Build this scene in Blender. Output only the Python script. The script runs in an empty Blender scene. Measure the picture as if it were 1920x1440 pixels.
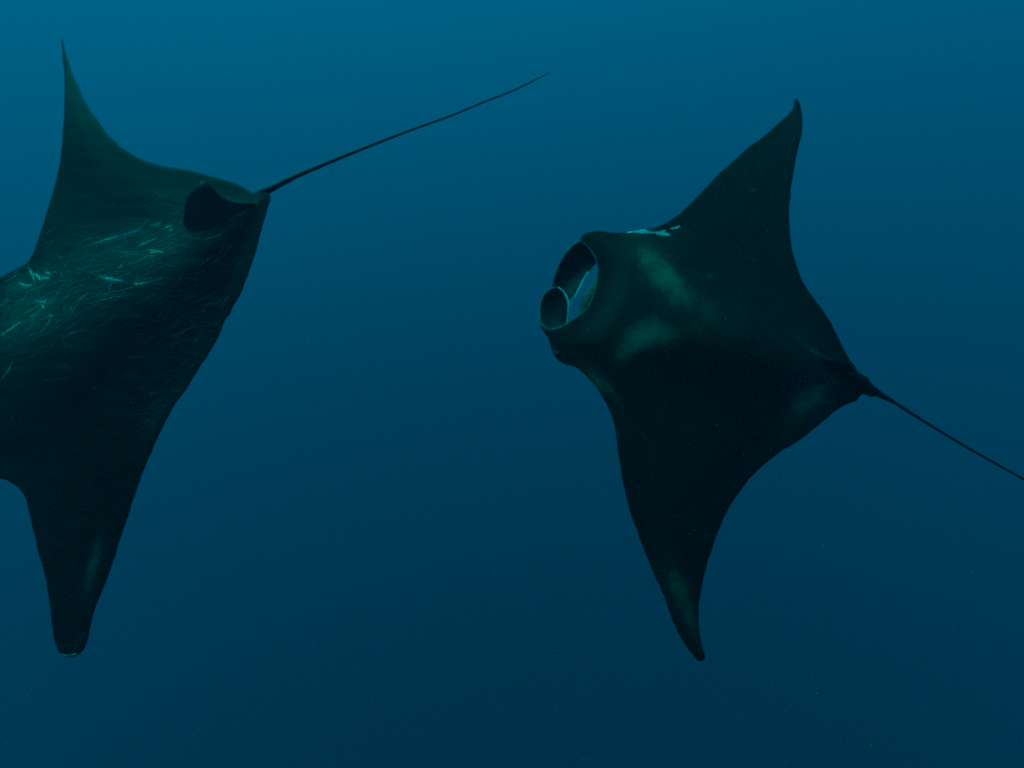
import bpy, bmesh, math, random
import numpy as np
from mathutils import Vector, Matrix, geometry

random.seed(11)
rng = np.random.default_rng(11)
scene = bpy.context.scene
COL = scene.collection

# ------------------------------------------------------------------ camera
PITCH = math.radians(-34.0)
LENS, SENSOR = 20.0, 36.0
cam_d = bpy.data.cameras.new('camera')
cam = bpy.data.objects.new('camera', cam_d)
COL.objects.link(cam)
cam_d.lens = LENS
cam_d.sensor_width = SENSOR
cam_d.clip_start = 0.02
cam_d.clip_end = 3000.0
cam.location = (0, 0, 0)
cam.rotation_euler = (math.pi / 2 + PITCH, 0, 0)
scene.camera = cam

# ------------------------------------------------------------------ sky + sun (light that has come down through the sea)
SUN_ELEV = math.radians(50.5)
SUN_AZ = math.radians(-31.0)          # from the viewing direction (+Y), minus = to the left
world = bpy.data.worlds.new('World')
scene.world = world
world.use_nodes = True
wn = world.node_tree
for n in list(wn.nodes):
    wn.nodes.remove(n)
sky = wn.nodes.new('ShaderNodeTexSky')
sky.sky_type = 'NISHITA'
sky.sun_disc = False
sky.sun_elevation = SUN_ELEV
sky.sun_rotation = SUN_AZ
bg = wn.nodes.new('ShaderNodeBackground')
bg.inputs['Strength'].default_value = 0.08
wo = wn.nodes.new('ShaderNodeOutputWorld')
wn.links.new(sky.outputs['Color'], bg.inputs['Color'])
wn.links.new(bg.outputs['Background'], wo.inputs['Surface'])

sun_d = bpy.data.lights.new('sun', 'SUN')
sun = bpy.data.objects.new('sun', sun_d)
COL.objects.link(sun)
sun_d.energy = 4.0
sun_d.angle = math.radians(40.0)   # the waves and the water above have spread the beam
sun_d.color = (1.0, 0.97, 0.92)
sdir = Vector((math.sin(SUN_AZ) * math.cos(SUN_ELEV), math.cos(SUN_AZ) * math.cos(SUN_ELEV), math.sin(SUN_ELEV)))
sun.location = sdir * 60
sun.rotation_euler = (-sdir).to_track_quat('-Z', 'Y').to_euler()

scene.view_settings.view_transform = 'Standard'
scene.view_settings.look = 'None'
scene.view_settings.gamma = 1.0
scene.view_settings.exposure = 1.03
scene.cycles.volume_bounces = 2
scene.cycles.max_bounces = 6
scene.cycles.use_denoising = False      # the sampling grain reads as the photograph's own fine grain
scene.cycles.use_adaptive_sampling = False
scene.cycles.filter_width = 2.1

# ------------------------------------------------------------------ helpers
def nodes_of(name):
    m = bpy.data.materials.new(name)
    m.use_nodes = True
    nt = m.node_tree
    for n in list(nt.nodes):
        nt.nodes.remove(n)
    out = nt.nodes.new('ShaderNodeOutputMaterial')
    return m, nt, out

# ------------------------------------------------------------------ the water
WATER_TOP, WATER_BOTTOM, WATER_HALF = 54.0, -440.0, 720.0
WATER_DENSITY = 0.0135
SCAT = (0.006, 0.25, 0.42)      # share of the light each colour keeps when scattered
def build_water():
    m, nt, out = nodes_of('sea_water')
    v = nt.nodes.new('ShaderNodeVolumeScatter')
    v.inputs['Color'].default_value = (*SCAT, 1)
    v.inputs['Density'].default_value = WATER_DENSITY
    v.inputs['Anisotropy'].default_value = 0.24
    a = nt.nodes.new('ShaderNodeVolumeAbsorption')
    a.inputs['Density'].default_value = WATER_DENSITY
    # absorption = density * (1 - colour): red dies within metres, green and blue reach far
    r = nt.nodes.new('ShaderNodeVolumeAbsorption')
    r.inputs['Color'].default_value = (0.0, 1.0, 1.0, 1)
    r.inputs['Density'].default_value = 0.30
    a.inputs['Color'].default_value = (0.0, 0.25, 0.42, 1)
    s1 = nt.nodes.new('ShaderNodeAddShader')
    s2 = nt.nodes.new('ShaderNodeAddShader')
    nt.links.new(v.outputs[0], s1.inputs[0])
    nt.links.new(a.outputs[0], s1.inputs[1])
    nt.links.new(s1.outputs[0], s2.inputs[0])
    nt.links.new(r.outputs[0], s2.inputs[1])
    nt.links.new(s2.outputs[0], out.inputs['Volume'])
    me = bpy.data.meshes.new('water')
    bm = bmesh.new()
    bmesh.ops.create_cube(bm, size=1.0)
    for q in bm.verts:
        q.co = Vector((q.co.x * 2 * WATER_HALF, q.co.y * 2 * WATER_HALF,
                       WATER_TOP if q.co.z > 0 else WATER_BOTTOM))
    bm.to_mesh(me)
    bm.free()
    me.materials.append(m)
    o = bpy.data.objects.new('water', me)
    COL.objects.link(o)
    o['kind'] = 'structure'
    o['label'] = 'deep blue open sea water all around the rays'
    return o
build_water()

# ------------------------------------------------------------------ skin materials
def skin_material(name, dark, mid, pale, scratch_amt, flow_deg):
    """near-black hide: natural pattern from the 'tone' attribute, fine mottling, scrape lines along the flow"""
    m, nt, out = nodes_of(name)
    L = nt.links.new
    N = nt.nodes.new
    bs = N('ShaderNodeBsdfPrincipled')
    bs.inputs['Roughness'].default_value = 0.62
    bs.inputs['Specular IOR Level'].default_value = 0.06
    L(bs.outputs[0], out.inputs['Surface'])
    tone = N('ShaderNodeAttribute'); tone.attribute_name = 'tone'
    scr = N('ShaderNodeAttribute'); scr.attribute_name = 'scrape'
    uv = N('ShaderNodeAttribute'); uv.attribute_name = 'hide'
    # mottling
    n1 = N('ShaderNodeTexNoise'); n1.inputs['Scale'].default_value = 9.0; n1.inputs['Detail'].default_value = 7.0
    n1.inputs['Roughness'].default_value = 0.68
    L(uv.outputs['Vector'], n1.inputs['Vector'])
    mr = N('ShaderNodeMapRange'); mr.inputs['From Min'].default_value = 0.3; mr.inputs['From Max'].default_value = 0.7
    mr.inputs['To Min'].default_value = -0.05; mr.inputs['To Max'].default_value = 0.05
    L(n1.outputs['Fac'], mr.inputs['Value'])
    # fine grain of the hide
    n2 = N('ShaderNodeTexNoise'); n2.inputs['Scale'].default_value = 150.0; n2.inputs['Detail'].default_value = 3.0
    L(uv.outputs['Vector'], n2.inputs['Vector'])
    mr2 = N('ShaderNodeMapRange'); mr2.inputs['From Min'].default_value = 0.52; mr2.inputs['From Max'].default_value = 0.78
    mr2.inputs['To Min'].default_value = 0.0; mr2.inputs['To Max'].default_value = 0.60
    L(n2.outputs['Fac'], mr2.inputs['Value'])
    mul = N('ShaderNodeMath'); mul.operation = 'MULTIPLY'
    nm = N('ShaderNodeMapRange'); nm.inputs['From Min'].default_value = 0.25; nm.inputs['From Max'].default_value = 0.65
    nm.inputs['To Min'].default_value = 0.66; nm.inputs['To Max'].default_value = 1.14
    L(n1.outputs['Fac'], nm.inputs['Value'])
    L(tone.outputs['Fac'], mul.inputs[0]); L(nm.outputs[0], mul.inputs[1])
    add = N('ShaderNodeMath'); add.operation = 'ADD'
    L(mul.outputs[0], add.inputs[0]); L(mr.outputs[0], add.inputs[1])
    add2 = N('ShaderNodeMath'); add2.operation = 'ADD'
    L(add.outputs[0], add2.inputs[0]); L(mr2.outputs[0], add2.inputs[1])
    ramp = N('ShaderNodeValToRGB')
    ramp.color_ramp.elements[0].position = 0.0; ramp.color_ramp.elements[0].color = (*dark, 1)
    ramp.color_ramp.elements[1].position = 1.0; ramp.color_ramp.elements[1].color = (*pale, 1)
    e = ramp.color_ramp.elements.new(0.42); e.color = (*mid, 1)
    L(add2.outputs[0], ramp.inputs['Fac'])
    # scrape lines: noise stretched along the body
    warp = N('ShaderNodeTexNoise'); warp.inputs['Scale'].default_value = 2.2; warp.inputs['Detail'].default_value = 2.0
    L(uv.outputs['Vector'], warp.inputs['Vector'])
    wm = N('ShaderNodeVectorMath'); wm.operation = 'MULTIPLY_ADD'
    wm.inputs[1].default_value = (0.07, 0.07, 0.0)
    L(warp.outputs['Color'], wm.inputs[0]); L(uv.outputs['Vector'], wm.inputs[2])
    last = None
    for deg, sc in ((flow_deg, 1.0), (flow_deg + 34, 1.2)):
        mp = N('ShaderNodeMapping')
        mp.inputs['Rotation'].default_value = (0, 0, math.radians(deg))
        mp2 = N('ShaderNodeMapping')
        mp2.inputs['Scale'].default_value = (3.2 * sc, 120.0 * sc, 1)
        n3 = N('ShaderNodeTexNoise'); n3.inputs['Scale'].default_value = 1.0; n3.inputs['Detail'].default_value = 3.0
        L(wm.outputs[0], mp.inputs['Vector']); L(mp.outputs[0], mp2.inputs['Vector']); L(mp2.outputs[0], n3.inputs['Vector'])
        r3 = N('ShaderNodeMapRange'); r3.inputs['From Min'].default_value = 0.55; r3.inputs['From Max'].default_value = 0.80
        L(n3.outputs['Fac'], r3.inputs['Value'])
        if last is None:
            last = r3.outputs[0]
        else:
            mx = N('ShaderNodeMath'); mx.operation = 'MAXIMUM'
            L(last, mx.inputs[0]); L(r3.outputs[0], mx.inputs[1]); last = mx.outputs[0]
    sm = N('ShaderNodeMath'); sm.operation = 'MULTIPLY'
    L(last, sm.inputs[0]); L(scr.outputs['Fac'], sm.inputs[1])
    sm2 = N('ShaderNodeMath'); sm2.operation = 'MULTIPLY'; sm2.inputs[1].default_value = scratch_amt
    L(sm.outputs[0], sm2.inputs[0])
    mixc = N('ShaderNodeMix'); mixc.data_type = 'RGBA'
    L(sm2.outputs[0], mixc.inputs['Factor'])
    L(ramp.outputs['Color'], mixc.inputs['A'])
    mixc.inputs['B'].default_value = (0.10, 0.145, 0.115, 1)
    L(mixc.outputs['Result'], bs.inputs['Base Color'])
    bp = N('ShaderNodeBump'); bp.inputs['Strength'].default_value = 0.25; bp.inputs['Distance'].default_value = 0.004
    L(n2.outputs['Fac'], bp.inputs['Height']); L(bp.outputs[0], bs.inputs['Normal'])
    return m

def plain_material(name, col, col2, scale=30.0, rough=0.6, spec=0.12):
    m, nt, out = nodes_of(name)
    bs = nt.nodes.new('ShaderNodeBsdfPrincipled')
    bs.inputs['Roughness'].default_value = rough
    bs.inputs['Specular IOR Level'].default_value = spec
    tc = nt.nodes.new('ShaderNodeTexCoord')
    n1 = nt.nodes.new('ShaderNodeTexNoise'); n1.inputs['Scale'].default_value = scale; n1.inputs['Detail'].default_value = 4
    mr = nt.nodes.new('ShaderNodeMapRange'); mr.inputs['From Min'].default_value = 0.35; mr.inputs['From Max'].default_value = 0.65
    mix = nt.nodes.new('ShaderNodeMix'); mix.data_type = 'RGBA'
    mix.inputs['A'].default_value = (*col, 1); mix.inputs['B'].default_value = (*col2, 1)
    nt.links.new(tc.outputs['Object'], n1.inputs['Vector'])
    nt.links.new(n1.outputs['Fac'], mr.inputs['Value'])
    nt.links.new(mr.outputs[0], mix.inputs['Factor'])
    nt.links.new(mix.outputs['Result'], bs.inputs['Base Color'])
    nt.links.new(bs.outputs[0], out.inputs['Surface'])
    return m

M_BELLY = plain_material('ray_belly', (0.42, 0.42, 0.40), (0.55, 0.55, 0.52), 5)
M_BLACK = plain_material('black_hide', (0.0045, 0.0055, 0.006), (0.010, 0.012, 0.012), 40)
M_FIN = plain_material('lobe_hide', (0.007, 0.009, 0.009), (0.014, 0.018, 0.017), 45)
M_RIM = plain_material('lobe_margin', (0.10, 0.125, 0.11), (0.18, 0.21, 0.19), 60)
M_RIMPALE = plain_material('pale_margin', (0.55, 0.60, 0.54), (0.75, 0.80, 0.72), 40)
def add_glow_through(m, amount):
    nt = m.node_tree                     # thin tissue: part of the light passes through
    bs = next(n for n in nt.nodes if n.type == 'BSDF_PRINCIPLED'); out = next(n for n in nt.nodes if n.type == 'OUTPUT_MATERIAL')
    tr = nt.nodes.new('ShaderNodeBsdfTranslucent'); mx = nt.nodes.new('ShaderNodeMixShader')
    src = bs.inputs['Base Color'].links[0].from_socket
    nt.links.new(src, tr.inputs['Color']); mx.inputs[0].default_value = amount
    nt.links.new(bs.outputs[0], mx.inputs[1]); nt.links.new(tr.outputs[0], mx.inputs[2]); nt.links.new(mx.outputs[0], out.inputs['Surface'])
add_glow_through(M_RIMPALE, 0.4)
add_glow_through(M_RIM, 0.3)
M_JAW = plain_material('jaw_hide', (0.05, 0.06, 0.052), (0.10, 0.12, 0.105), 26)
M_SCAR = plain_material('scar_pale', (0.28, 0.42, 0.32), (0.66, 0.80, 0.66), 160)
M_STREAKW = plain_material('streak_white', (0.60, 0.74, 0.62), (0.80, 0.90, 0.80), 160)
M_SCARD = plain_material('scar_dull', (0.07, 0.105, 0.08), (0.22, 0.30, 0.235), 120)
M_SCARF = plain_material('scar_faint', (0.036, 0.052, 0.042), (0.15, 0.21, 0.17), 90)
M_EYE = plain_material('eye_black', (0.006, 0.006, 0.007), (0.015, 0.015, 0.016), 60, rough=0.5, spec=0.1)
M_SNOW = plain_material('plankton', (0.08, 0.10, 0.08), (0.24, 0.27, 0.22), 3.0)

# ------------------------------------------------------------------ ray frame: a tilted swimming plane in the sea
F = 1920.0 * LENS / SENSOR
cp, sp = math.cos(PITCH), math.sin(PITCH)
R_ = np.array([1.0, 0, 0]); U_ = np.array([0, -sp, cp]); B_ = np.array([0, -cp, -sp])

def rays(px):
    px = np.atleast_2d(np.asarray(px, float))
    return ((px[:, :1] - 960) / F) * R_ + ((720 - px[:, 1:2]) / F) * U_ - B_

def catmull(pts, n, closed=True):
    pts = np.asarray(pts, float)
    N = len(pts)
    out = []
    rngi = range(N) if closed else range(N - 1)
    for i in rngi:
        if closed:
            p0, p1, p2, p3 = pts[(i - 1) % N], pts[i], pts[(i + 1) % N], pts[(i + 2) % N]
        else:
            p1, p2 = pts[i], pts[i + 1]
            p0 = pts[i - 1] if i > 0 else 2 * p1 - p2
            p3 = pts[i + 2] if i + 2 < N else 2 * p2 - p1
        k = max(2, int(np.linalg.norm(p2 - p1) / n)) if n >= 1 else int(1 / n)
        for j in range(k):
            t = j / k
            # centripetal-ish: damp tangents where spacing is uneven
            d1 = np.linalg.norm(p1 - p0) + 1e-6; d2 = np.linalg.norm(p2 - p1) + 1e-6; d3 = np.linalg.norm(p3 - p2) + 1e-6
            m1 = d2 * ((p1 - p0) / d1 * d2 + (p2 - p1) / d2 * d1) / (d1 + d2)
            m2 = d2 * ((p2 - p1) / d2 * d3 + (p3 - p2) / d3 * d2) / (d2 + d3)
            t2, t3 = t * t, t * t * t
            out.append((2 * t3 - 3 * t2 + 1) * p1 + (t3 - 2 * t2 + t) * m1 + (-2 * t3 + 3 * t2) * p2 + (t3 - t2) * m2)
    if not closed:
        out.append(pts[-1])
    return np.array(out)

def seg_dist(P, A, B):
    """distance from points P (n,2) to the nearest of the segments A-B (m,2)"""
    best = np.full(len(P), 1e9)
    for a, b in zip(A, B):
        ab = b - a
        L2 = ab @ ab + 1e-12
        t = np.clip(((P - a) @ ab) / L2, 0, 1)
        d = np.hypot(*(P - (a + t[:, None] * ab)).T)
        np.minimum(best, d, out=best)
    return best

def sstep(x):
    x = np.clip(x, 0, 1)
    return x * x * (3 - 2 * x)

def inside(P, poly):
    x, y = P[:, 0], P[:, 1]
    r = np.zeros(len(P), bool)
    j = len(poly) - 1
    for i in range(len(poly)):
        xi, yi = poly[i]; xj, yj = poly[j]
        c = ((yi > y) != (yj > y)) & (x < (xj - xi) * (y - yi) / (yj - yi + 1e-12) + xi)
        r ^= c
        j = i
    return r

class Ray:
    def __init__(self, name, label, outline, centre, dist, normal, tail_px, lip_px, droop_a, droop_b, half, bulge, flow,
                 tone, scrape, hide):
        self.n = normal[0] * R_ + normal[1] * U_ + normal[2] * B_
        self.n /= np.linalg.norm(self.n)
        self.P0 = rays(centre)[0] * dist
        self.droop_a, self.droop_b, self.half, self.bulge = droop_a, droop_b, half, bulge
        self.flow = flow
        tail = self.plane3(tail_px)[0]; lip = self.plane3(lip_px)[0]
        ax = lip - tail
        self.length = np.linalg.norm(ax)
        self.e1 = ax / self.length
        self.e2 = np.cross(self.n, self.e1)
        self.tail0 = tail
        ol = catmull(outline, 6.0)
        nn = len(ol); u = np.arange(nn)
        tg = np.roll(ol, -1, 0) - np.roll(ol, 1, 0); tg /= np.linalg.norm(tg, axis=1)[:, None] + 1e-9
        wob = sum(a * np.sin(2 * np.pi * u * k / nn + ph) for a, k, ph in ((.30, 23, .4), (.28, 41, 2.1), (.24, 67, 4.0), (.22, 97, 1.2)))
        wob += np.where(rng.random(nn) < 0.04, rng.uniform(-0.7, 0.4, nn), 0)          # small nicks in the margin
        self.outline_px = ol + np.stack([-tg[:, 1], tg[:, 0]], 1) * wob[:, None]
        self.outline = self.flat(self.outline_px)
        self.toneblobs, self.scrapeblobs = tone, scrape
        self.root = bpy.data.objects.new(name, None)
        COL.objects.link(self.root)
        self.origin = self.surf([centre], -1)[0]
        self.root.location = self.origin
        self.root.empty_display_size = 0.3
        self.root['label'] = label
        self.root['category'] = 'manta ray'
        self.root['group'] = 'manta rays in the blue water'
        self.hide = hide

    def plane3(self, px, h=0.0):
        d = rays(px)
        t = ((self.P0 @ self.n) + h) / (d @ self.n)
        return d * np.reshape(t, (-1, 1))

    def flat(self, px):
        q = self.plane3(px) - self.tail0
        return np.stack([q @ self.e1, q @ self.e2], 1)

    def heights(self, px):
        """middle surface, back thickness and belly thickness above the swimming plane"""
        q = self.flat(px)
        s = q[:, 0] / self.length
        w = q[:, 1]
        d = seg_dist(q, self.outline, np.roll(self.outline, -1, 0))
        aw = np.abs(w)
        lim = np.clip((aw - 0.25) / (self.half - 0.25), 0, 1.15)
        mid = np.where(w > 0, -self.droop_a, -self.droop_b) * lim ** 1.8
        mid = mid + 0.022 * np.sin(q[:, 0] * 6.5 + w * 2.0) * sstep(aw / 0.8) * sstep((0.75 - s) / 0.5)
        sc = np.clip(s, -0.1, 1.2)
        hb = np.interp(sc, [-0.1, 0.0, 0.10, 0.22, 0.45, 0.70, 0.88, 1.0, 1.2], [0.01, 0.025, 0.055, 0.115, 0.175, 0.160, 0.105, 0.055, 0.03]) * self.bulge
        wb = np.interp(sc, [-0.1, 0.0, 0.15, 0.45, 0.75, 1.0, 1.2], [0.05, 0.07, 0.15, 0.28, 0.33, 0.36, 0.36])
        body = hb * np.exp(-(aw / wb) ** 2.2)
        edge = np.sqrt(np.clip(1 - (1 - np.clip(d / 0.030, 0, 1)) ** 2, 0, 1)) * 0.0065
        wing = 0.026 * sstep(d / 0.28) * np.clip(1.1 - aw / self.half, 0, 1)
        near = np.interp(sc, [0.0, 0.75, 0.95], [0.16, 0.16, 0.20])
        top = edge + wing * np.interp(sc, [0.75, 1.0], [1.0, 0.5]) + body * sstep(d / near)
        a1, b1 = q[:, 0], q[:, 1]
        fold = (np.sin(a1 * 21 + 3.1 * np.sin(b1 * 7.3)) * np.sin(b1 * 17 + 2.2 * np.sin(a1 * 5.1)) + 0.6 * np.sin(a1 * 43 + b1 * 29 + 2 * np.sin(b1 * 13)))
        top = top + 0.0010 * fold * sstep(d / 0.15)          # soft muscle folds
        bot = edge + wing * 0.7 + 0.75 * body * sstep(d / near)
        return mid, top, bot, q

    def surf(self, px, side=1, lift=0.0):
        px = np.atleast_2d(np.asarray(px, float))
        mid, top, bot, q = self.heights(px)
        h = mid + (top if side > 0 else -bot if side < 0 else 0) + lift
        return self.plane3(px, h)

    def attr(self, px, blobs, base):
        v = np.full(len(px), base, float)
        for (cx, cy, rx, ry, ang, amp) in blobs:
            a = math.radians(ang)
            dx, dy = px[:, 0] - cx, px[:, 1] - cy
            u = (dx * math.cos(a) + dy * math.sin(a)) / rx
            w = (-dx * math.sin(a) + dy * math.cos(a)) / ry
            v += amp * np.exp(-(u * u + w * w))
        return v

    def link(self, name, verts, faces, mats, parent=None, smooth=True, fmat=None, local=True):
        me = bpy.data.meshes.new(name)
        V = np.asarray(verts, float)
        V = V - self.origin
        me.from_pydata(V.tolist(), [], [tuple(int(i) for i in f) for f in faces])
        for m in mats:
            me.materials.append(m)
        if smooth:
            me.polygons.foreach_set('use_smooth', [True] * len(me.polygons))
        if fmat is not None:
            me.polygons.foreach_set('material_index', list(fmat))
        me.update()
        o = bpy.data.objects.new(name, me)
        COL.objects.link(o)
        o.parent = parent or self.root
        return o

    def build_body(self, step=9.0):
        ol = self.outline_px
        no = len(ol)
        # inward rings so that the margin rounds off cleanly
        nxt = np.roll(ol, -1, 0) - np.roll(ol, 1, 0)
        nrm = np.stack([-nxt[:, 1], nxt[:, 0]], 1)
        nrm /= np.linalg.norm(nrm, axis=1)[:, None] + 1e-9
        test = ol + nrm * 2
        if inside(test, ol).mean() < 0.5:
            nrm = -nrm
        pts = [ol]
        for off in (1.6, 4.5):
            c = ol + nrm * off
            ok = inside(c, ol) & (seg_dist(c, ol, np.roll(ol, -1, 0)) > off * 0.9)
            pts.append(c[ok])
        lo, hi = ol.min(0), ol.max(0)
        g = []
        y = lo[1]; r = 0
        while y < hi[1]:
            xs = np.arange(lo[0] + (step / 2 if r % 2 else 0), hi[0], step)
            g.append(np.stack([xs, np.full_like(xs, y)], 1))
            y += step * 0.866; r += 1
        g = np.concatenate(g)
        g = g[inside(g, ol)]
        g = g[seg_dist(g, ol, np.roll(ol, -1, 0)) > 8.0]
        pts.append(g)
        allp = np.concatenate(pts)
        co, ed, fa, *_ = geometry.delaunay_2d_cdt([Vector(p) for p in allp.tolist()], [(i, (i + 1) % no) for i in range(no)], [list(range(no))], 1, 1e-4)
        P = np.array([tuple(c) for c in co])
        T = [tuple(f) for f in fa]
        # one linear split of every triangle
        key = {}
        newp = []
        base = len(P)
        def midp(a, b):
            k = (a, b) if a < b else (b, a)
            if k not in key:
                key[k] = base + len(newp)
                newp.append((P[a] + P[b]) / 2)
            return key[k]
        T2 = []
        cnt = {}
        for (a, b, c) in T:
            ab, bc, ca = midp(a, b), midp(b, c), midp(c, a)
            T2 += [(a, ab, ca), (ab, b, bc), (ca, bc, c), (ab, bc, ca)]
        P = np.concatenate([P, np.array(newp)])
        for f in T2:
            for i in range(3):
                k = tuple(sorted((f[i], f[(i + 1) % 3])))
                cnt[k] = cnt.get(k, 0) + 1
        rim = set()
        for k, c in cnt.items():
            if c == 1:
                rim.update(k)
        mid, top, bot, q = self.heights(P)
        isr = np.zeros(len(P), bool); isr[list(rim)] = True
        top[isr] = 0; bot[isr] = 0
        VT = self.plane3(P, mid + top)
        VB = self.plane3(P, mid - bot)
        idx = np.arange(len(P)) + len(P)
        remap = {}
        vb = []
        nT = len(P)
        bi = np.zeros(len(P), int)
        k = nT
        for i in range(nT):
            if isr[i]:
                bi[i] = i
            else:
                bi[i] = k; k += 1
                vb.append(VB[i])
        V = np.concatenate([VT, np.array(vb)])
        # orientation: back faces up towards +n
        f0 = T2[len(T2) // 2]
        nn = np.cross(VT[f0[1]] - VT[f0[0]], VT[f0[2]] - VT[f0[0]])
        flip = nn @ self.n < 0
        faces = []
        for f in T2:
            faces.append(f[::-1] if flip else f)
        for f in T2:
            g2 = tuple(bi[i] for i in f)
            faces.append(g2 if flip else g2[::-1])
        fm = [0] * len(T2) + [1] * len(T2)
        o = self.link('body', V, faces, [self.hide, M_BELLY], fmat=fm)
        src = np.concatenate([P, P[~isr]])
        me = o.data
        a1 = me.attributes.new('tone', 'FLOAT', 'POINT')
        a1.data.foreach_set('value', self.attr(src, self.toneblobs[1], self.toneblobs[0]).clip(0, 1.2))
        a2 = me.attributes.new('scrape', 'FLOAT', 'POINT')
        a2.data.foreach_set('value', self.attr(src, self.scrapeblobs[1], self.scrapeblobs[0]).clip(0, 1))
        a3 = me.attributes.new('hide', 'FLOAT_VECTOR', 'POINT')
        qq = np.concatenate([q, q[~isr]])
        a3.data.foreach_set('vector', np.concatenate([qq, np.zeros((len(qq), 1))], 1).ravel())
        self.body = o
        return o

    def tube(self, name, P3, rad, mat, parent=None, seg=8, flat=1.0, smooth=True):
        P3 = np.asarray(P3); n = len(P3)
        rad = np.broadcast_to(np.asarray(rad, float), (n,))
        V, Fc = [], []
        for i in range(n):
            t = P3[min(i + 1, n - 1)] - P3[max(i - 1, 0)]
            t /= np.linalg.norm(t) + 1e-9
            u = np.cross(t, self.n); u /= np.linalg.norm(u) + 1e-9
            v = np.cross(u, t)
            for k in range(seg):
                a = 2 * math.pi * k / seg
                V.append(P3[i] + rad[i] * (math.cos(a) * u + flat * math.sin(a) * v))
        for i in range(n - 1):
            for k in range(seg):
                Fc.append((i * seg + k, i * seg + (k + 1) % seg, (i + 1) * seg + (k + 1) % seg, (i + 1) * seg + k))
        Fc.append(tuple(range(seg))[::-1])
        Fc.append(tuple((n - 1) * seg + k for k in range(seg)))
        return V, Fc

    def build_tail(self, pts, wpx, hs):
        c = catmull(pts, 8.0, closed=False)
        L = np.r_[0, np.cumsum(np.hypot(*np.diff(c, axis=0).T))]
        Lk = np.r_[0, np.cumsum(np.hypot(*np.diff(np.asarray(pts, float), axis=0).T))]
        w = np.interp(L, Lk, wpx); h = np.interp(L, Lk, hs)
        w = w * (1 + 0.05 * np.sin(L * 0.21) + 0.04 * np.sin(L * 0.47 + 1))
        P3 = self.plane3(c, h)
        t = np.linalg.norm(P3, axis=1)
        V, Fc = self.tube('tail', P3, w / 2 * t / F, self.hide, seg=10)
        return self.link('tail', V, Fc, [M_BLACK])

    def build_fin(self, base, apex_curve, lift, thick):
        """dorsal fin: base line on the back, outer edge lifted off it; both curves run front to rear"""
        n = 18
        b = catmull(base, 0.02, closed=False); a = catmull(apex_curve, 0.02, closed=False)
        b = b[np.linspace(0, len(b) - 1, n).astype(int)]; a = a[np.linspace(0, len(a) - 1, n).astype(int)]
        Lf = np.interp(np.linspace(0, 1, n), np.linspace(0, 1, len(lift)), lift)
        Bp = self.surf(b, 1, -0.012)
        m2, t2, b2, _ = self.heights(b)
        Ap = self.plane3(a, m2 + t2 + Lf)
        rows = 7
        V, Fc = [], []
        for j in range(rows):
            f = j / (rows - 1)
            for side in (1, -1):
                for i in range(n):
                    p = Bp[i] * (1 - f) + Ap[i] * f
                    tt = Bp[min(i + 1, n - 1)] - Bp[max(i - 1, 0)]
                    up = Ap[i] - Bp[i] + 1e-6
                    nr = np.cross(tt, up); nr /= np.linalg.norm(nr) + 1e-9
                    prof = math.sqrt(max(0.0, 1 - f)) * math.sin(math.pi * (0.06 + 0.88 * i / (n - 1))) ** 0.6
                    V.append(p + side * nr * thick * (prof + 0.04))
        def ix(j, s, i): return (j * 2 + s) * n + i
        for j in range(rows - 1):
            for i in range(n - 1):
                Fc.append((ix(j, 0, i), ix(j, 0, i + 1), ix(j + 1, 0, i + 1), ix(j + 1, 0, i)))
                Fc.append((ix(j, 1, i + 1), ix(j, 1, i), ix(j + 1, 1, i), ix(j + 1, 1, i + 1)))
            for i in (0, n - 1):
                q4 = (ix(j, 0, i), ix(j + 1, 0, i), ix(j + 1, 1, i), ix(j, 1, i))
                Fc.append(q4 if i == 0 else q4[::-1])
        for i in range(n - 1):
            Fc.append((ix(rows - 1, 0, i), ix(rows - 1, 0, i + 1), ix(rows - 1, 1, i + 1), ix(rows - 1, 1, i)))
        return self.link('dorsal_fin', V, Fc, [M_FIN])

    def build_lobe(self, A, hA, Bc, hB, belly, mats, thick=0.011, rimA=0.005, rimB=0.005, rimB_range=(0, 1)):
        """cephalic lobe: a curved paddle between its upper margin A and lower margin B (both from head to tip)"""
        n = 30; m = 12
        def rs(c, h):
            cc = catmull(c, 0.02, closed=False)
            L = np.r_[0, np.cumsum(np.hypot(*np.diff(cc, axis=0).T))]; L /= L[-1]
            u = np.linspace(0, 1, n)
            cc = np.stack([np.interp(u, L, cc[:, 0]), np.interp(u, L, cc[:, 1])], 1)
            hh = np.interp(u, np.linspace(0, 1, len(h)), h)
            return self.plane3(cc, hh)
        PA, PB = rs(A, hA), rs(Bc, hB)
        mean = np.cross(PA[n // 2] - PA[n // 2 - 3], PB[n // 2] - PA[n // 2])
        mean /= np.linalg.norm(mean)
        if mean @ self.n < 0:
            mean = -mean
        G = np.zeros((n, m, 3))
        for i in range(n):
            for j in range(m):
                f = j / (m - 1)
                G[i, j] = PA[i] * (1 - f) + PB[i] * f - mean * belly * math.sin(math.pi * f) * math.sin(math.pi * (0.15 + 0.8 * i / (n - 1)))
        # thickness
        gi = np.gradient(G, axis=0); gj = np.gradient(G, axis=1)
        nr = np.cross(gi, gj); nr /= np.linalg.norm(nr, axis=2)[:, :, None] + 1e-9
        if (nr[n // 2, m // 2] @ self.n) < 0:
            nr = -nr
        V = []
        th = thick * (0.35 + 0.65 * np.sin(np.pi * np.linspace(0.05, 0.95, m)))[None, :, None]
        top = G + nr * th / 2; bot = G - nr * th / 2
        V = np.concatenate([top.reshape(-1, 3), bot.reshape(-1, 3)])
        o2 = n * m
        Fc, fm = [], []
        def ix(i, j): return i * m + j
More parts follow.
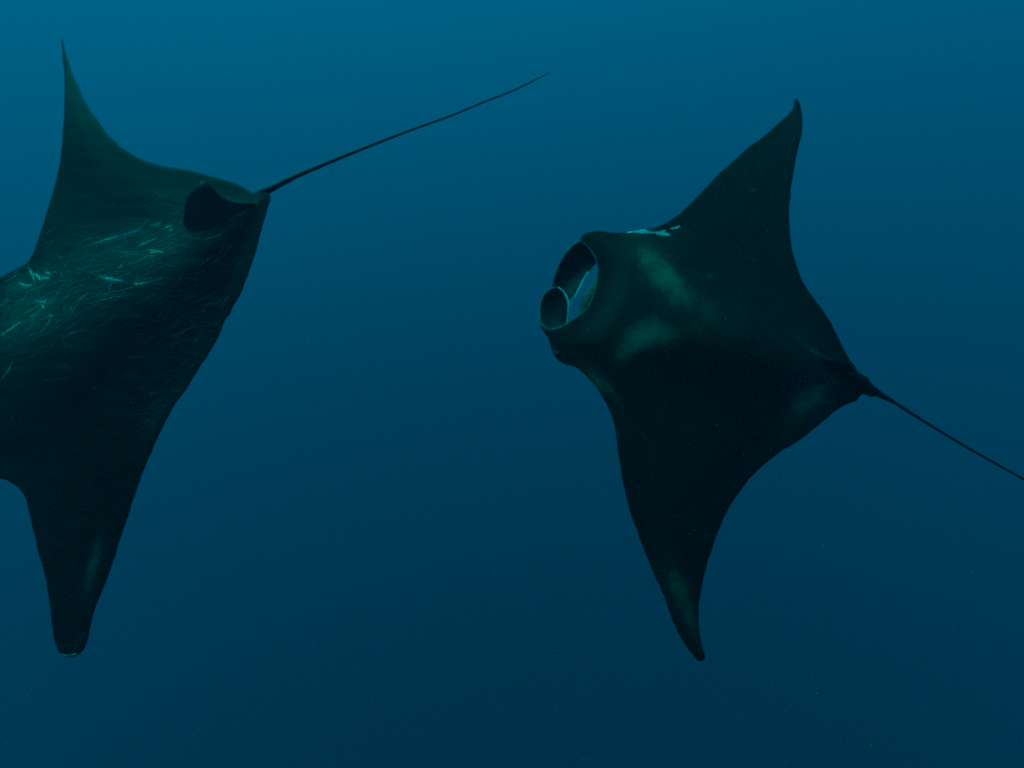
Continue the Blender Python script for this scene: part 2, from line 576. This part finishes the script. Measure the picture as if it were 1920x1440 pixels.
        for i in range(n - 1):
            for j in range(m - 1):
                q = (ix(i, j), ix(i + 1, j), ix(i + 1, j + 1), ix(i, j + 1))
                Fc.append(q); fm.append(0)
                Fc.append(tuple(k + o2 for k in q[::-1])); fm.append(0)
        bd = [ix(i, 0) for i in range(n)] + [ix(n - 1, j) for j in range(1, m)] + [ix(i, m - 1) for i in range(n - 2, -1, -1)] + [ix(0, j) for j in range(m - 2, 0, -1)]
        for a, b in zip(bd, bd[1:] + bd[:1]):
            Fc.append((a, a + o2, b + o2, b)); fm.append(0)
        lobe = self.link('cephalic_lobe', V, Fc, [M_FIN], fmat=fm)
        for P3, r, mt, rg in ((PA, rimA, mats[0], (0, 1)), (PB, rimB, mats[1], rimB_range)):
            if r <= 0:
                continue
            i0, i1 = int(rg[0] * (n - 1)), int(rg[1] * (n - 1)) + 1
            seg = P3[i0:i1]
            k = len(seg)
            rr = r * (0.25 + 0.75 * np.sin(np.pi * np.linspace(0.12, 0.9, k)) ** 0.7)
            v, f = self.tube('margin', seg + self.n * r * 0.8, rr, None, seg=7)
            self.link('margin', v, f, [mt], parent=lobe)
        return lobe

    def bead(self, name, px, rpx, mat, lift=0.0, parent=None):
        c = catmull(px, 0.1, closed=False)
        L = np.linspace(0, 1, len(c))
        P3 = self.surf(c, 0, lift)
        t = np.linalg.norm(P3, axis=1)
        r = np.interp(L, np.linspace(0, 1, len(rpx)), rpx) * t / F
        v, f = self.tube(name, P3, r, mat, seg=7)
        return self.link(name, v, f, [mat], parent=parent)

    def scars(self, name, items, mat, lift=0.0012, label=None, fray=0, wmul=1.0):
        """thin raised scar lines lying on the back: (points, width in source pixels)"""
        V, Fc = [], []
        if fray:                       # a scrape is a bundle of thin torn lines
            items2 = []
            for pts, wpx in items:
                c = catmull(pts, 0.05, closed=False)
                for k in range(int(fray * (1 + wpx / 2))):
                    a = random.uniform(0, 0.7); b = min(1.0, a + random.uniform(0.18, 0.6))
                    ia, ib = int(a * (len(c) - 1)), int(b * (len(c) - 1))
                    if ib - ia < 3:
                        continue
                    im = (ia + ib) // 2
                    j = lambda: np.array([random.gauss(0, 0.30), random.gauss(0, 0.30)]) * wpx
                    off = j()
                    items2.append(([c[ia] + off + j() * .6, c[im] + off, c[ib] + off + j() * .6], random.uniform(0.3, 0.85) * wmul))
                items2.append((pts, 0.35 + 0.15 * wpx))
            items = items2
        LL, CC, RR, runs = [], [], [], []
        for pts, wpx in items:
            c = catmull(pts, 3.0, closed=False)
            if len(c) < 4:
                c = catmull(pts, 0.25, closed=False)
            k = len(c)
            c = c + rng.normal(0, 0.35, c.shape) * min(1.0, wpx)
            t = np.gradient(c, axis=0); t /= np.linalg.norm(t, axis=1)[:, None] + 1e-9
            nr = np.stack([-t[:, 1], t[:, 0]], 1)
            prof = np.sin(np.pi * np.linspace(0.04, 0.96, k)) ** 0.8 * rng.uniform(0.55, 1.15, k)
            LL.append(c + nr * (wpx / 2 * prof)[:, None]); CC.append(c); RR.append(c - nr * (wpx / 2 * prof)[:, None]); runs.append(k)
        Call = np.concatenate(CC)
        ok = inside(Call, self.outline_px)
        A = self.surf(np.concatenate(LL), 1, lift * 0.4); Bm = self.surf(Call, 1, lift); D = self.surf(np.concatenate(RR), 1, lift * 0.4)
        o0 = 0
        for k in runs:
            if ok[o0:o0 + k].all():
                b = len(V)
                for i in range(o0, o0 + k):
                    V += [A[i], Bm[i], D[i]]
                for i in range(k - 1):
                    for j in (0, 1):
                        Fc.append((b + i * 3 + j, b + i * 3 + j + 1, b + (i + 1) * 3 + j + 1, b + (i + 1) * 3 + j))
            o0 += k
        o = self.link(name, V, Fc, [mat], parent=self.body)
        o['kind'] = 'stuff'
        if label:
            o['label'] = label
        return o

    def eye(self, px, r, lift=0.0, parent=None):
        c = self.surf([px], 1, lift)[0]
        bm = bmesh.new()
        bmesh.ops.create_uvsphere(bm, u_segments=16, v_segments=10, radius=r)
        V = [np.array(v.co) * np.array((1.15, 1.0, 0.85)) + c for v in bm.verts]
        Fc = [tuple(v.index for v in f.verts) for f in bm.faces]
        bm.free()
        return self.link('eye', V, Fc, [M_EYE])

# ------------------------------------------------------------------ right-hand ray
OUT_R = [(1088, 450), (1092, 441), (1104, 435), (1125, 433), (1150, 436), (1175, 436), (1200, 430), (1225, 427), (1247, 419), (1269, 404),
         (1294, 382), (1322, 352), (1350, 324), (1378, 299), (1405, 274), (1436, 252), (1467, 224), (1483, 208), (1488, 199), (1489, 189), (1494, 183.5),
         (1497, 188), (1503, 210), (1504, 232), (1501, 263), (1494, 290), (1489, 318), (1483, 354), (1480, 396), (1481, 432), (1485, 466),
         (1492, 493), (1504, 524), (1524, 557), (1552, 595), (1568, 625), (1587, 663), (1596, 680), (1605, 690), (1602, 697),
         (1614, 708), (1628, 717), (1644, 732), (1644, 741), (1633, 745), (1617, 739), (1611, 743), (1608, 750), (1599, 754), (1587, 759), (1563, 774), (1530, 801),
         (1498, 826), (1454, 854), (1427, 876), (1402, 902), (1382, 930), (1361, 963), (1344, 1004), (1328, 1052), (1315, 1103), (1310, 1158),
         (1315, 1206), (1319, 1238), (1313, 1241), (1299, 1228), (1270, 1183), (1245, 1119), (1216, 1052), (1193, 992), (1173, 928), (1162, 870),
         (1154, 810), (1145, 775), (1130, 745), (1113, 719), (1095, 701), (1076, 688), (1060, 683), (1047, 676), (1040, 668), (1035, 657), (1031, 643),
         (1026, 631), (1017, 619), (1013, 608), (1018, 612), (1028, 617), (1045, 616), (1062, 608), (1083, 594), (1099, 580), (1110, 560), (1118, 534), (1121, 508), (1118, 488), (1108, 470), (1096, 458)]
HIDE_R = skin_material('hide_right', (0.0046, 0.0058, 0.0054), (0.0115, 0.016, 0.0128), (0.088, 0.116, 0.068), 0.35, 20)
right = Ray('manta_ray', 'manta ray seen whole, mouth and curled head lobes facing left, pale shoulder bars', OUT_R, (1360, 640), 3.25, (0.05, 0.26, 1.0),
            (1625, 722), (1110, 545), 0.24, 0.20, 1.75, 0.62, 0,
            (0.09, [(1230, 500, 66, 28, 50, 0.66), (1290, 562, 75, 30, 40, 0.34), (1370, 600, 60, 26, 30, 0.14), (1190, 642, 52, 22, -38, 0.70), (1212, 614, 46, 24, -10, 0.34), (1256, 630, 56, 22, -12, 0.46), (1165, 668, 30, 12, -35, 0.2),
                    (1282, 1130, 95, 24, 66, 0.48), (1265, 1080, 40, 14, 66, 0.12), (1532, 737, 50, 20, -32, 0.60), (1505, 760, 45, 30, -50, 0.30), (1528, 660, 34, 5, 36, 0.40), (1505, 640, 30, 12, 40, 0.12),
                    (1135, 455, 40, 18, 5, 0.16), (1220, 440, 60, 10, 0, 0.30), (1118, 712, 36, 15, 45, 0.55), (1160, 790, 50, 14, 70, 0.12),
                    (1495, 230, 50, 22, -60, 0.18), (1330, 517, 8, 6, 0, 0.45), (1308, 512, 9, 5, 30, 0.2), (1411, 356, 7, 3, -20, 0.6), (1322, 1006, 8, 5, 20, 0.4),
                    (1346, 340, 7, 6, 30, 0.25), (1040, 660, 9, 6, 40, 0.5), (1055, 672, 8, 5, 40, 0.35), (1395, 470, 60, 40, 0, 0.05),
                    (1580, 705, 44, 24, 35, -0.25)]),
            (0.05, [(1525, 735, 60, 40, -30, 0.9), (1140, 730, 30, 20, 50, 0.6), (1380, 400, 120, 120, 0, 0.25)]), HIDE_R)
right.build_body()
right.build_tail([(1585, 698), (1612, 714), (1640, 734), (1676, 754), (1712, 777), (1752, 802), (1793, 827), (1847, 858), (1920, 899), (2040, 968), (2190, 1046)],
                 [24, 22, 12, 5.2, 4.4, 3.9, 3.6, 3.3, 2.9, 2.3, 1.2], [0.02, 0.01, 0.0, -0.01, -0.03, -0.05, -0.07, -0.1, -0.14, -0.2, -0.28])
right.build_fin([(1535, 672), (1560, 686), (1585, 700), (1606, 712)], [(1537, 670), (1562, 676), (1592, 683), (1607, 694)], [0.0, 0.05, 0.07, 0.055], 0.016)
right.bead('upper_lip', [(1088, 451), (1097, 458), (1109, 471), (1118, 488), (1121, 508), (1118, 534), (1110, 560), (1099, 580), (1083, 594), (1062, 608), (1045, 616.5), (1028, 618), (1018, 611)],
           [1.0, 1.6, 1.7, 1.5, 1.3, 1.2, 1.2, 1.2, 1.3, 1.8, 2.2, 2.4], M_RIM, parent=right.body)
# far lobe sweeping round in front of the mouth, near lobe curled into a scoop
right.build_lobe([(1101, 449), (1080, 457), (1064, 472), (1051, 492), (1042, 514), (1037, 536), (1043, 556)], [-0.02, -0.01, -0.02, -0.04, -0.06, -0.09, -0.13],
                 [(1130, 482), (1111, 500), (1096, 521), (1086, 541), (1080, 553), (1073, 561), (1060, 567)], [-0.03, -0.04, -0.04, -0.03, -0.01, -0.01, -0.06],
                 0.05, (M_RIM, M_RIMPALE), rimA=0.0085, rimB=0.0048, rimB_range=(0.36, 1.0))
right.build_lobe([(1024, 622), (1014, 606), (1012, 585), (1015, 566), (1023, 550), (1034, 542), (1046, 539)], [0.0, -0.02, -0.035, -0.04, -0.03, -0.01, 0.01],
                 [(1060, 611), (1063, 604), (1065, 588), (1066, 572), (1063, 559), (1056, 547), (1047, 539.5)], [-0.01, 0.0, 0.015, 0.025, 0.025, 0.02, 0.015],
                 0.035, (M_RIM, M_RIMPALE), rimA=0.0062, rimB=0.0056)
# lower jaw showing inside the mouth
def jaw(ray, outer, inner, hO, hI, name='lower_jaw'):
    n, m = 20, 6
    def rs(c):
        cc = catmull(c, 0.05, closed=False)
        return cc[np.linspace(0, len(cc) - 1, n).astype(int)]
    A, Bq = rs(outer), rs(inner)
    V = []
    for lay in (0, 1):
        for i in range(n):
            for j in range(m):
                f = j / (m - 1)
                p = A[i] * (1 - f) + Bq[i] * f
                h = hO * (1 - f) + hI * f + 0.03 * math.sin(math.pi * f) - lay * (0.008 + 0.03 * math.sin(math.pi * f))
                V.append(ray.plane3([p], h)[0])
    Fc = []
    o2 = n * m
    for i in range(n - 1):
        for j in range(m - 1):
            q = (i * m + j, (i + 1) * m + j, (i + 1) * m + j + 1, i * m + j + 1)
            Fc.append(q); Fc.append(tuple(k + o2 for k in q[::-1]))
    bd = [i * m for i in range(n)] + [(n - 1) * m + j for j in range(1, m)] + [i * m + m - 1 for i in range(n - 2, -1, -1)] + [j for j in range(m - 2, 0, -1)]
    for a, b in zip(bd, bd[1:] + bd[:1]):
        Fc.append((a, a + o2, b + o2, b))
    return ray.link(name, V, Fc, [M_JAW])
jaw(right, [(1124, 500), (1128, 520), (1124, 545), (1115, 568), (1100, 585), (1080, 600)], [(1120, 506), (1113, 524), (1102, 540), (1092, 556), (1086, 576), (1083, 592)], -0.12, -0.17)
right.eye((1046, 664), 0.017, -0.006)
right.eye((1106, 443), 0.017, -0.045)
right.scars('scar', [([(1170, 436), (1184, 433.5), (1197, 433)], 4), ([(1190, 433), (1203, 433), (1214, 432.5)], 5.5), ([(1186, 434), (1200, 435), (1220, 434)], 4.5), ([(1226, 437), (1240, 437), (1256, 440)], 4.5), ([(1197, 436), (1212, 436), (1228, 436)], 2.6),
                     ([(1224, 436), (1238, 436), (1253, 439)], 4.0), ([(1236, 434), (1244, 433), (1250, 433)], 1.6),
                     ([(1255, 430), (1262, 428), (1268, 428)], 2.6), ([(1264, 428), (1270, 427), (1275, 425)], 2.6)], M_STREAKW, lift=0.002, fray=7, wmul=2.0,  # bundled white strands lying along the shoulder edge
            label='chalk-white marks along the shoulder edge')
dots = []
for k in range(70):
    t = random.random()
    x = 1118 + 34 * t + random.gauss(0, 4); y = 712 + 22 * t + random.gauss(0, 5.5)
    a = random.uniform(0, 6.28)
    l = random.uniform(0.5, 1.3)
    dots.append(([(x - l * math.cos(a), y - l * math.sin(a)), (x, y), (x + l * math.cos(a), y + l * math.sin(a))], random.uniform(0.7, 1.7)))
for k in range(22):
    t = random.random()
    x = 1148 + 20 * t + random.gauss(0, 3); y = 736 + 34 * t + random.gauss(0, 4)
    dots.append(([(x - .7, y), (x, y + .2), (x + .7, y)], random.uniform(0.6, 1.2)))
for k in range(90):
    x, y = random.gauss(1525, 22), random.gauss(738, 14)
    dots.append(([(x - 2.5, y + 1.4), (x, y), (x + 2.5, y - 1.5)], random.uniform(0.4, 0.9)))
for k in range(420):
    x, y = random.uniform(1060, 1600), random.uniform(200, 1200)
    a = random.uniform(0, 6.28); l = random.uniform(0.4, 1.6)
    dots.append(([(x - l * math.cos(a), y - l * math.sin(a)), (x, y), (x + l * math.cos(a), y + l * math.sin(a))], random.uniform(0.4, 1.3)))
right.scars('hide_fleck', dots, M_SCARF, lift=0.001)

# ------------------------------------------------------------------ left-hand ray
OUT_L = [(116, 69), (120, 86), (125, 104), (134, 133), (146, 162), (163, 195), (184, 227), (204, 253), (227, 275), (254, 292), (280, 304), (315, 313), (350, 318), (379, 325),
         (414, 335), (446, 346), (481, 361), (492, 357), (506, 364), (500, 396), (490, 431), (480, 472), (470, 501), (458, 533), (444, 565), (438, 574), (432, 589), (424, 597), (419, 608), (408, 635),
         (385, 673), (354, 722), (322, 769), (298, 817), (278, 861), (254, 926), (230, 998), (209, 1063), (189, 1115), (173, 1159), (163, 1204), (157, 1219),
         (141, 1230), (125, 1232), (111, 1224), (103, 1204), (97, 1163), (91, 1119), (83, 1075), (72, 1034), (62, 994), (54, 958), (46, 930), (32, 912), (16, 902),
         (0, 898), (-35, 893), (-70, 880), (-95, 868), (-84, 835), (-70, 790), (-72, 735), (-88, 690), (-112, 655), (-95, 615), (-60, 562), (-28, 536), (0, 520), (26, 506), (51, 492),
         (69, 457), (79, 425), (90, 390), (99, 361), (108, 326), (114, 288), (118, 250), (120, 215), (121, 171), (120, 127), (117, 98)]
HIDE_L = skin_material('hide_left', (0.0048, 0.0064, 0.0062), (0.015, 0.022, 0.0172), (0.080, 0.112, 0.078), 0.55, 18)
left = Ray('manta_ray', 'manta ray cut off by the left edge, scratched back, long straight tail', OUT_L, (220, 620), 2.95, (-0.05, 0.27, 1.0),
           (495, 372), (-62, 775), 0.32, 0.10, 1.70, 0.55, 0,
           (0.14, [(215, 455, 150, 42, -18, 0.22), (50, 575, 80, 60, -30, 0.32), (15, 625, 60, 30, -30, 0.22), (260, 350, 120, 30, 10, 0.08), (290, 780, 60, 22, -65, 0.20),  # first blob paints the lit ridge of the back into the colour
                   (176, 1050, 50, 10, -74, 0.45), (168, 1090, 60, 14, -74, 0.25), (146, 1205, 22, 8, -60, 0.35), (118, 1215, 16, 6, 20, 0.12), (121, 688, 12, 5, -15, 0.45), (140, 190, 55, 9, 62, 0.10), (135, 150, 90, 34, 72, -0.20), (445, 352, 60, 14, 20, -0.22), (300, 318, 120, 16, 12, -0.10), (180, 370, 30, 8, 5, 0.12),  # negative blobs paint shade onto the sun-facing wing tip and top edge
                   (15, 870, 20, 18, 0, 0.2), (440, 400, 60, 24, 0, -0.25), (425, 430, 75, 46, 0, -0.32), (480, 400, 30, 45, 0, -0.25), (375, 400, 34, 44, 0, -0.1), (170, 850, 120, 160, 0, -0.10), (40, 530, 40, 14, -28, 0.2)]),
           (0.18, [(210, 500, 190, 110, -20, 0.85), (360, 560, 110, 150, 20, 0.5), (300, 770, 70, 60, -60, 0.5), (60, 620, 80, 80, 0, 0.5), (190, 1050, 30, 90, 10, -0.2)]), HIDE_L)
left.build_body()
left.build_tail([(482, 368), (494, 361.5), (515, 351), (550, 333), (587, 317), (675, 281), (762, 247), (850, 215), (908, 191), (966, 168), (1001, 151), (1031, 136)],
                [13, 12.5, 9.4, 7.6, 6.4, 4.9, 4.0, 3.4, 3.0, 2.6, 2.1, 1.3], [-0.03, -0.012, -0.01, -0.03, -0.06, -0.12, -0.19, -0.26, -0.31, -0.36, -0.39, -0.42])
left.build_fin([(346, 424), (368, 432), (410, 420), (474, 388)], [(345, 408), (350, 372), (364, 350), (383, 339), (397, 349), (409, 363), (432, 375), (478, 381)], [0.04, 0.08, 0.10, 0.11, 0.09, 0.06, 0.03, 0.004], 0.018)
left.build_lobe([(-112, 655), (-140, 660), (-168, 690), (-180, 740), (-170, 775)], [0.0, 0.03, 0.05, 0.03, 0.0],
                [(-88, 690), (-105, 715), (-130, 745), (-150, 775), (-160, 785)], [-0.03, -0.10, -0.15, -0.16, -0.12], 0.05, (M_RIM, M_RIMPALE), rimA=0.007, rimB=0.004)
left.build_lobe([(-95, 868), (-130, 866), (-160, 845), (-175, 815), (-170, 795)], [0.0, 0.03, 0.05, 0.03, 0.0],
                [(-76, 830), (-100, 825), (-125, 815), (-145, 805), (-158, 798)], [-0.03, -0.08, -0.11, -0.1, -0.06], 0.05, (M_RIM, M_RIMPALE), rimA=0.007, rimB=0.004)
left.bead('upper_lip', [(-112, 655), (-88, 690), (-72, 735), (-70, 790), (-84, 835), (-95, 868)], [1.4, 1.6, 1.5, 1.5, 1.6, 1.4], M_RIM, parent=left.body)
jaw(left, [(-92, 680), (-66, 735), (-62, 790), (-78, 840)], [(-98, 690), (-88, 738), (-86, 788), (-90, 838)], -0.12, -0.17)
left.eye((-88, 618), 0.020, -0.01)
left.eye((-80, 870), 0.020, -0.01)
bright = [([(165, 459), (212, 446), (240, 438), (268, 430)], 2.0), ([(228, 442), (250, 435), (266, 431)], 2.6), ([(280, 425), (292, 421), (303, 417)], 1.6), ([(300, 430), (312, 426), (324, 422)], 3.0),
          ([(316, 434), (320, 431), (324, 430)], 2.8), ([(256, 463), (275, 454), (295, 445)], 2.0), ([(279, 473), (289, 472), (306, 472)], 3.8), ([(283, 470), (288, 472), (294, 474)], 3.0),
          ([(222, 502), (226, 499), (229, 496)], 2.4), ([(185, 519), (204, 522), (233, 527)], 2.8), ([(196, 521), (204, 523), (212, 523)], 3.4), ([(248, 532), (260, 532), (273, 531)], 3.0),
          ([(50, 500), (57, 508), (61, 516), (63, 527)], 3.0), ([(61, 513), (69, 516), (77, 525)], 2.8), ([(74, 523), (84, 521), (95, 522)], 3.0), ([(83, 510), (90, 511), (96, 514)], 2.0), ([(64, 512), (72, 518), (75, 526)], 2.0),
          ([(35, 530), (42, 533), (48, 535)], 3.8), ([(44, 534), (54, 536), (63, 533)], 2.0), ([(64, 563), (76, 566), (87, 562)], 3.0), ([(78, 565), (83, 566), (87, 561)], 4.0), ([(73, 572), (79, 571), (82, 578)], 2.4),
          ([(2, 630), (17, 618), (35, 606), (52, 599)], 3.0), ([(3, 629), (6, 627), (10, 624)], 4.0), ([(87, 593), (94, 592), (101, 592)], 2.0)]
dull = []
for pts, w in bright:
    for k in range(5):
        j = lambda q: np.array([random.gauss(0, 1), random.gauss(0, 1)]) * q
        off = j(1.1 * w)
        mid = np.array(pts[len(pts) // 2], float)
        dull.append(([mid + (np.array(p, float) - mid) * 1.5 + off + j(0.4 * w) for p in pts], random.uniform(0.35, 0.8)))
for k in range(60):
    cx = random.uniform(90, 330); cy = 560 - 0.36 * cx + random.gauss(0, 28)
    a = math.radians(random.gauss(-20, 5)); l = random.uniform(14, 48)
    dx, dy = l * math.cos(a), l * math.sin(a); bd = random.gauss(0, 0.06)
    dull.append(([(cx - dx, cy - dy), (cx - bd * dy, cy + bd * dx), (cx + dx, cy + dy)], random.uniform(0.3, 0.65)))
for k in range(40):
    cx, cy = random.uniform(0, 100), random.gauss(590, 28)
    a = math.radians(random.gauss(-42, 7)); l = random.uniform(10, 34)
    dx, dy = l * math.cos(a), l * math.sin(a)
    dull.append(([(cx - dx, cy - dy), (cx + random.gauss(0, .8), cy + random.gauss(0, .8)), (cx + dx, cy + dy)], random.uniform(0.35, 0.8)))
left.scars('dull_scar', dull, M_SCARD, lift=0.001)
left.scars('scar', bright, M_SCAR, fray=4, label='bright white scrape scars on the back')
faint = [([(268, 482), (285, 480), (296, 479)], 2), ([(208, 522), (207, 535), (204, 548)], 2), ([(260, 533), (285, 528), (306, 519)], 2), ([(12, 529), (25, 519), (41, 511)], 2.2), ([(23, 608), (50, 586), (79, 570)], 2),
         ([(58, 615), (63, 597), (79, 580)], 2.2), ([(76, 624), (90, 606), (95, 593)], 2.4), ([(86, 618), (92, 605), (96, 594)], 1.6), ([(2, 712), (12, 700), (23, 679)], 3.2), ([(125, 594), (140, 568), (169, 548)], 2), ([(129, 600), (143, 572), (160, 556)], 1.6),
         ([(373, 500), (388, 487), (402, 478)], 2), ([(379, 449), (405, 443), (423, 433)], 2), ([(319, 632), (350, 618), (373, 609)], 1.8), ([(150, 566), (190, 552), (240, 541), (300, 520)], 1.4), ([(160, 572), (200, 560), (250, 552)], 1.3),
         ([(410, 575), (425, 560), (432, 548)], 1.8), ([(50, 620), (58, 598), (70, 580)], 1.6), ([(107, 477), (112, 482), (118, 486)], 2.4), ([(40, 612), (62, 590), (80, 574)], 1.6)]
for k in range(120):
    t = random.random()
    cx = random.uniform(60, 420); cy = 610 - 0.42 * cx + random.gauss(0, 60)
    a = math.radians(-22 + random.gauss(0, 16) - (24 if random.random() < 0.22 else 0))
    l = random.uniform(8, 44); bend = random.gauss(0, 0.12) * l
    dx, dy = l * math.cos(a), l * math.sin(a)
    faint.append(([(cx - dx, cy - dy), (cx + dy * bend / l, cy - dx * bend / l), (cx + dx, cy + dy)], random.uniform(0.5, 1.1)))
for k in range(90):
    cx, cy = random.gauss(350, 50), random.gauss(620, 95)
    a = math.radians(random.gauss(-32, 22)); l = random.uniform(3, 22)
    dx, dy = l * math.cos(a), l * math.sin(a)
    faint.append(([(cx - dx, cy - dy), (cx + random.gauss(0, 1.5), cy + random.gauss(0, 1.5)), (cx + dx, cy + dy)], random.uniform(0.4, 0.8)))
for k in range(40):
    cx, cy = random.gauss(290, 28), random.gauss(770, 30)
    a = math.radians(random.gauss(-20, 18)); l = random.uniform(4, 16)
    dx, dy = l * math.cos(a), l * math.sin(a)
    faint.append(([(cx - dx, cy - dy), (cx, cy), (cx + dx, cy + dy)], random.uniform(0.4, 0.8)))
for k in range(330):
    x, y = random.uniform(0, 500), random.uniform(150, 1150)
    a = random.uniform(0, 6.28); l = random.uniform(0.4, 1.6)
    faint.append(([(x - l * math.cos(a), y - l * math.sin(a)), (x, y), (x + l * math.cos(a), y + l * math.sin(a))], random.uniform(0.4, 1.2)))
for k in range(110):
    cx, cy = random.uniform(0, 130), random.gauss(575, 45)
    a = math.radians(random.gauss(-42, 14)); l = random.uniform(6, 26)
    dx, dy = l * math.cos(a), l * math.sin(a)
    faint.append(([(cx - dx, cy - dy), (cx + random.gauss(0, 1.5), cy + random.gauss(0, 1.5)), (cx + dx, cy + dy)], random.uniform(0.5, 1.1)))
left.scars('scratch', faint, M_SCARF, lift=0.0008)
left.scars('tip_underside', [([(115, 1226), (124, 1229), (132, 1229)], 1.4), ([(128, 1229), (135, 1228), (144, 1225)], 2.4)], M_SCAR, lift=0.003)  # pale strips added for the white underside showing at the curled tip

# ------------------------------------------------------------------ drifting plankton
def snow():
    V, Fc = [], []
    def fleck(c, r):
        b = len(V)
        ax = [Vector((random.gauss(0, 1), random.gauss(0, 1), random.gauss(0, 1))).normalized() for _ in range(1)][0]
        u = ax.orthogonal().normalized(); w = ax.cross(u)
        st = random.uniform(0.6, 2.2)
        for d in (ax * st, -ax * st, u, -u * random.uniform(.5, 1), w * random.uniform(.5, 1), -w):
            V.append(Vector(c) + d * r)
        for f in ((0, 2, 4), (0, 4, 3), (0, 3, 5), (0, 5, 2), (1, 4, 2), (1, 3, 4), (1, 5, 3), (1, 2, 5)):
            Fc.append(tuple(b + i for i in f))
    for k in range(4200):
        t = random.uniform(0.8, 4.5)
        x, y = random.uniform(-500, 2420), random.uniform(-350, 1790)
        d = rays([(x, y)])[0] * t
        fleck(d, random.choice((0.3, 0.35, 0.4, 0.45, 0.5, 0.6, 0.7, 0.95)) * random.uniform(0.8, 1.2) * t / F)
    for (x, y, t, r) in ((300, 105, 1.6, .0024), (292, 98, 1.6, .001), (266, 161, 1.7, .0020), (543, 264, 1.5, .0016), (555, 682, 1.4, .0014), (53, 1052, 1.3, .0018), (1470, 886, 1.5, .0016), (830, 352, 1.5, .0014),
                         (686, 404, 1.5, .0014), (1028, 447, 1.8, .0014), (785, 755, 1.5, .0012), (545, 1150, 1.6, .0014), (1880, 268, 1.6, .0014), (1140, 583, 1.9, .0014), (1466, 172, 1.8, .0012), (970, 45, 1.7, .0012)):
        fleck(rays([(x, y)])[0] * t, r)
    me = bpy.data.meshes.new('plankton')
    me.from_pydata([tuple(v) for v in V], [], Fc)
    me.materials.append(M_SNOW)
    o = bpy.data.objects.new('plankton', me)
    COL.objects.link(o)
    o['kind'] = 'stuff'
    o['label'] = 'tiny pale specks of plankton drifting in the water'
    o['category'] = 'plankton'
snow()
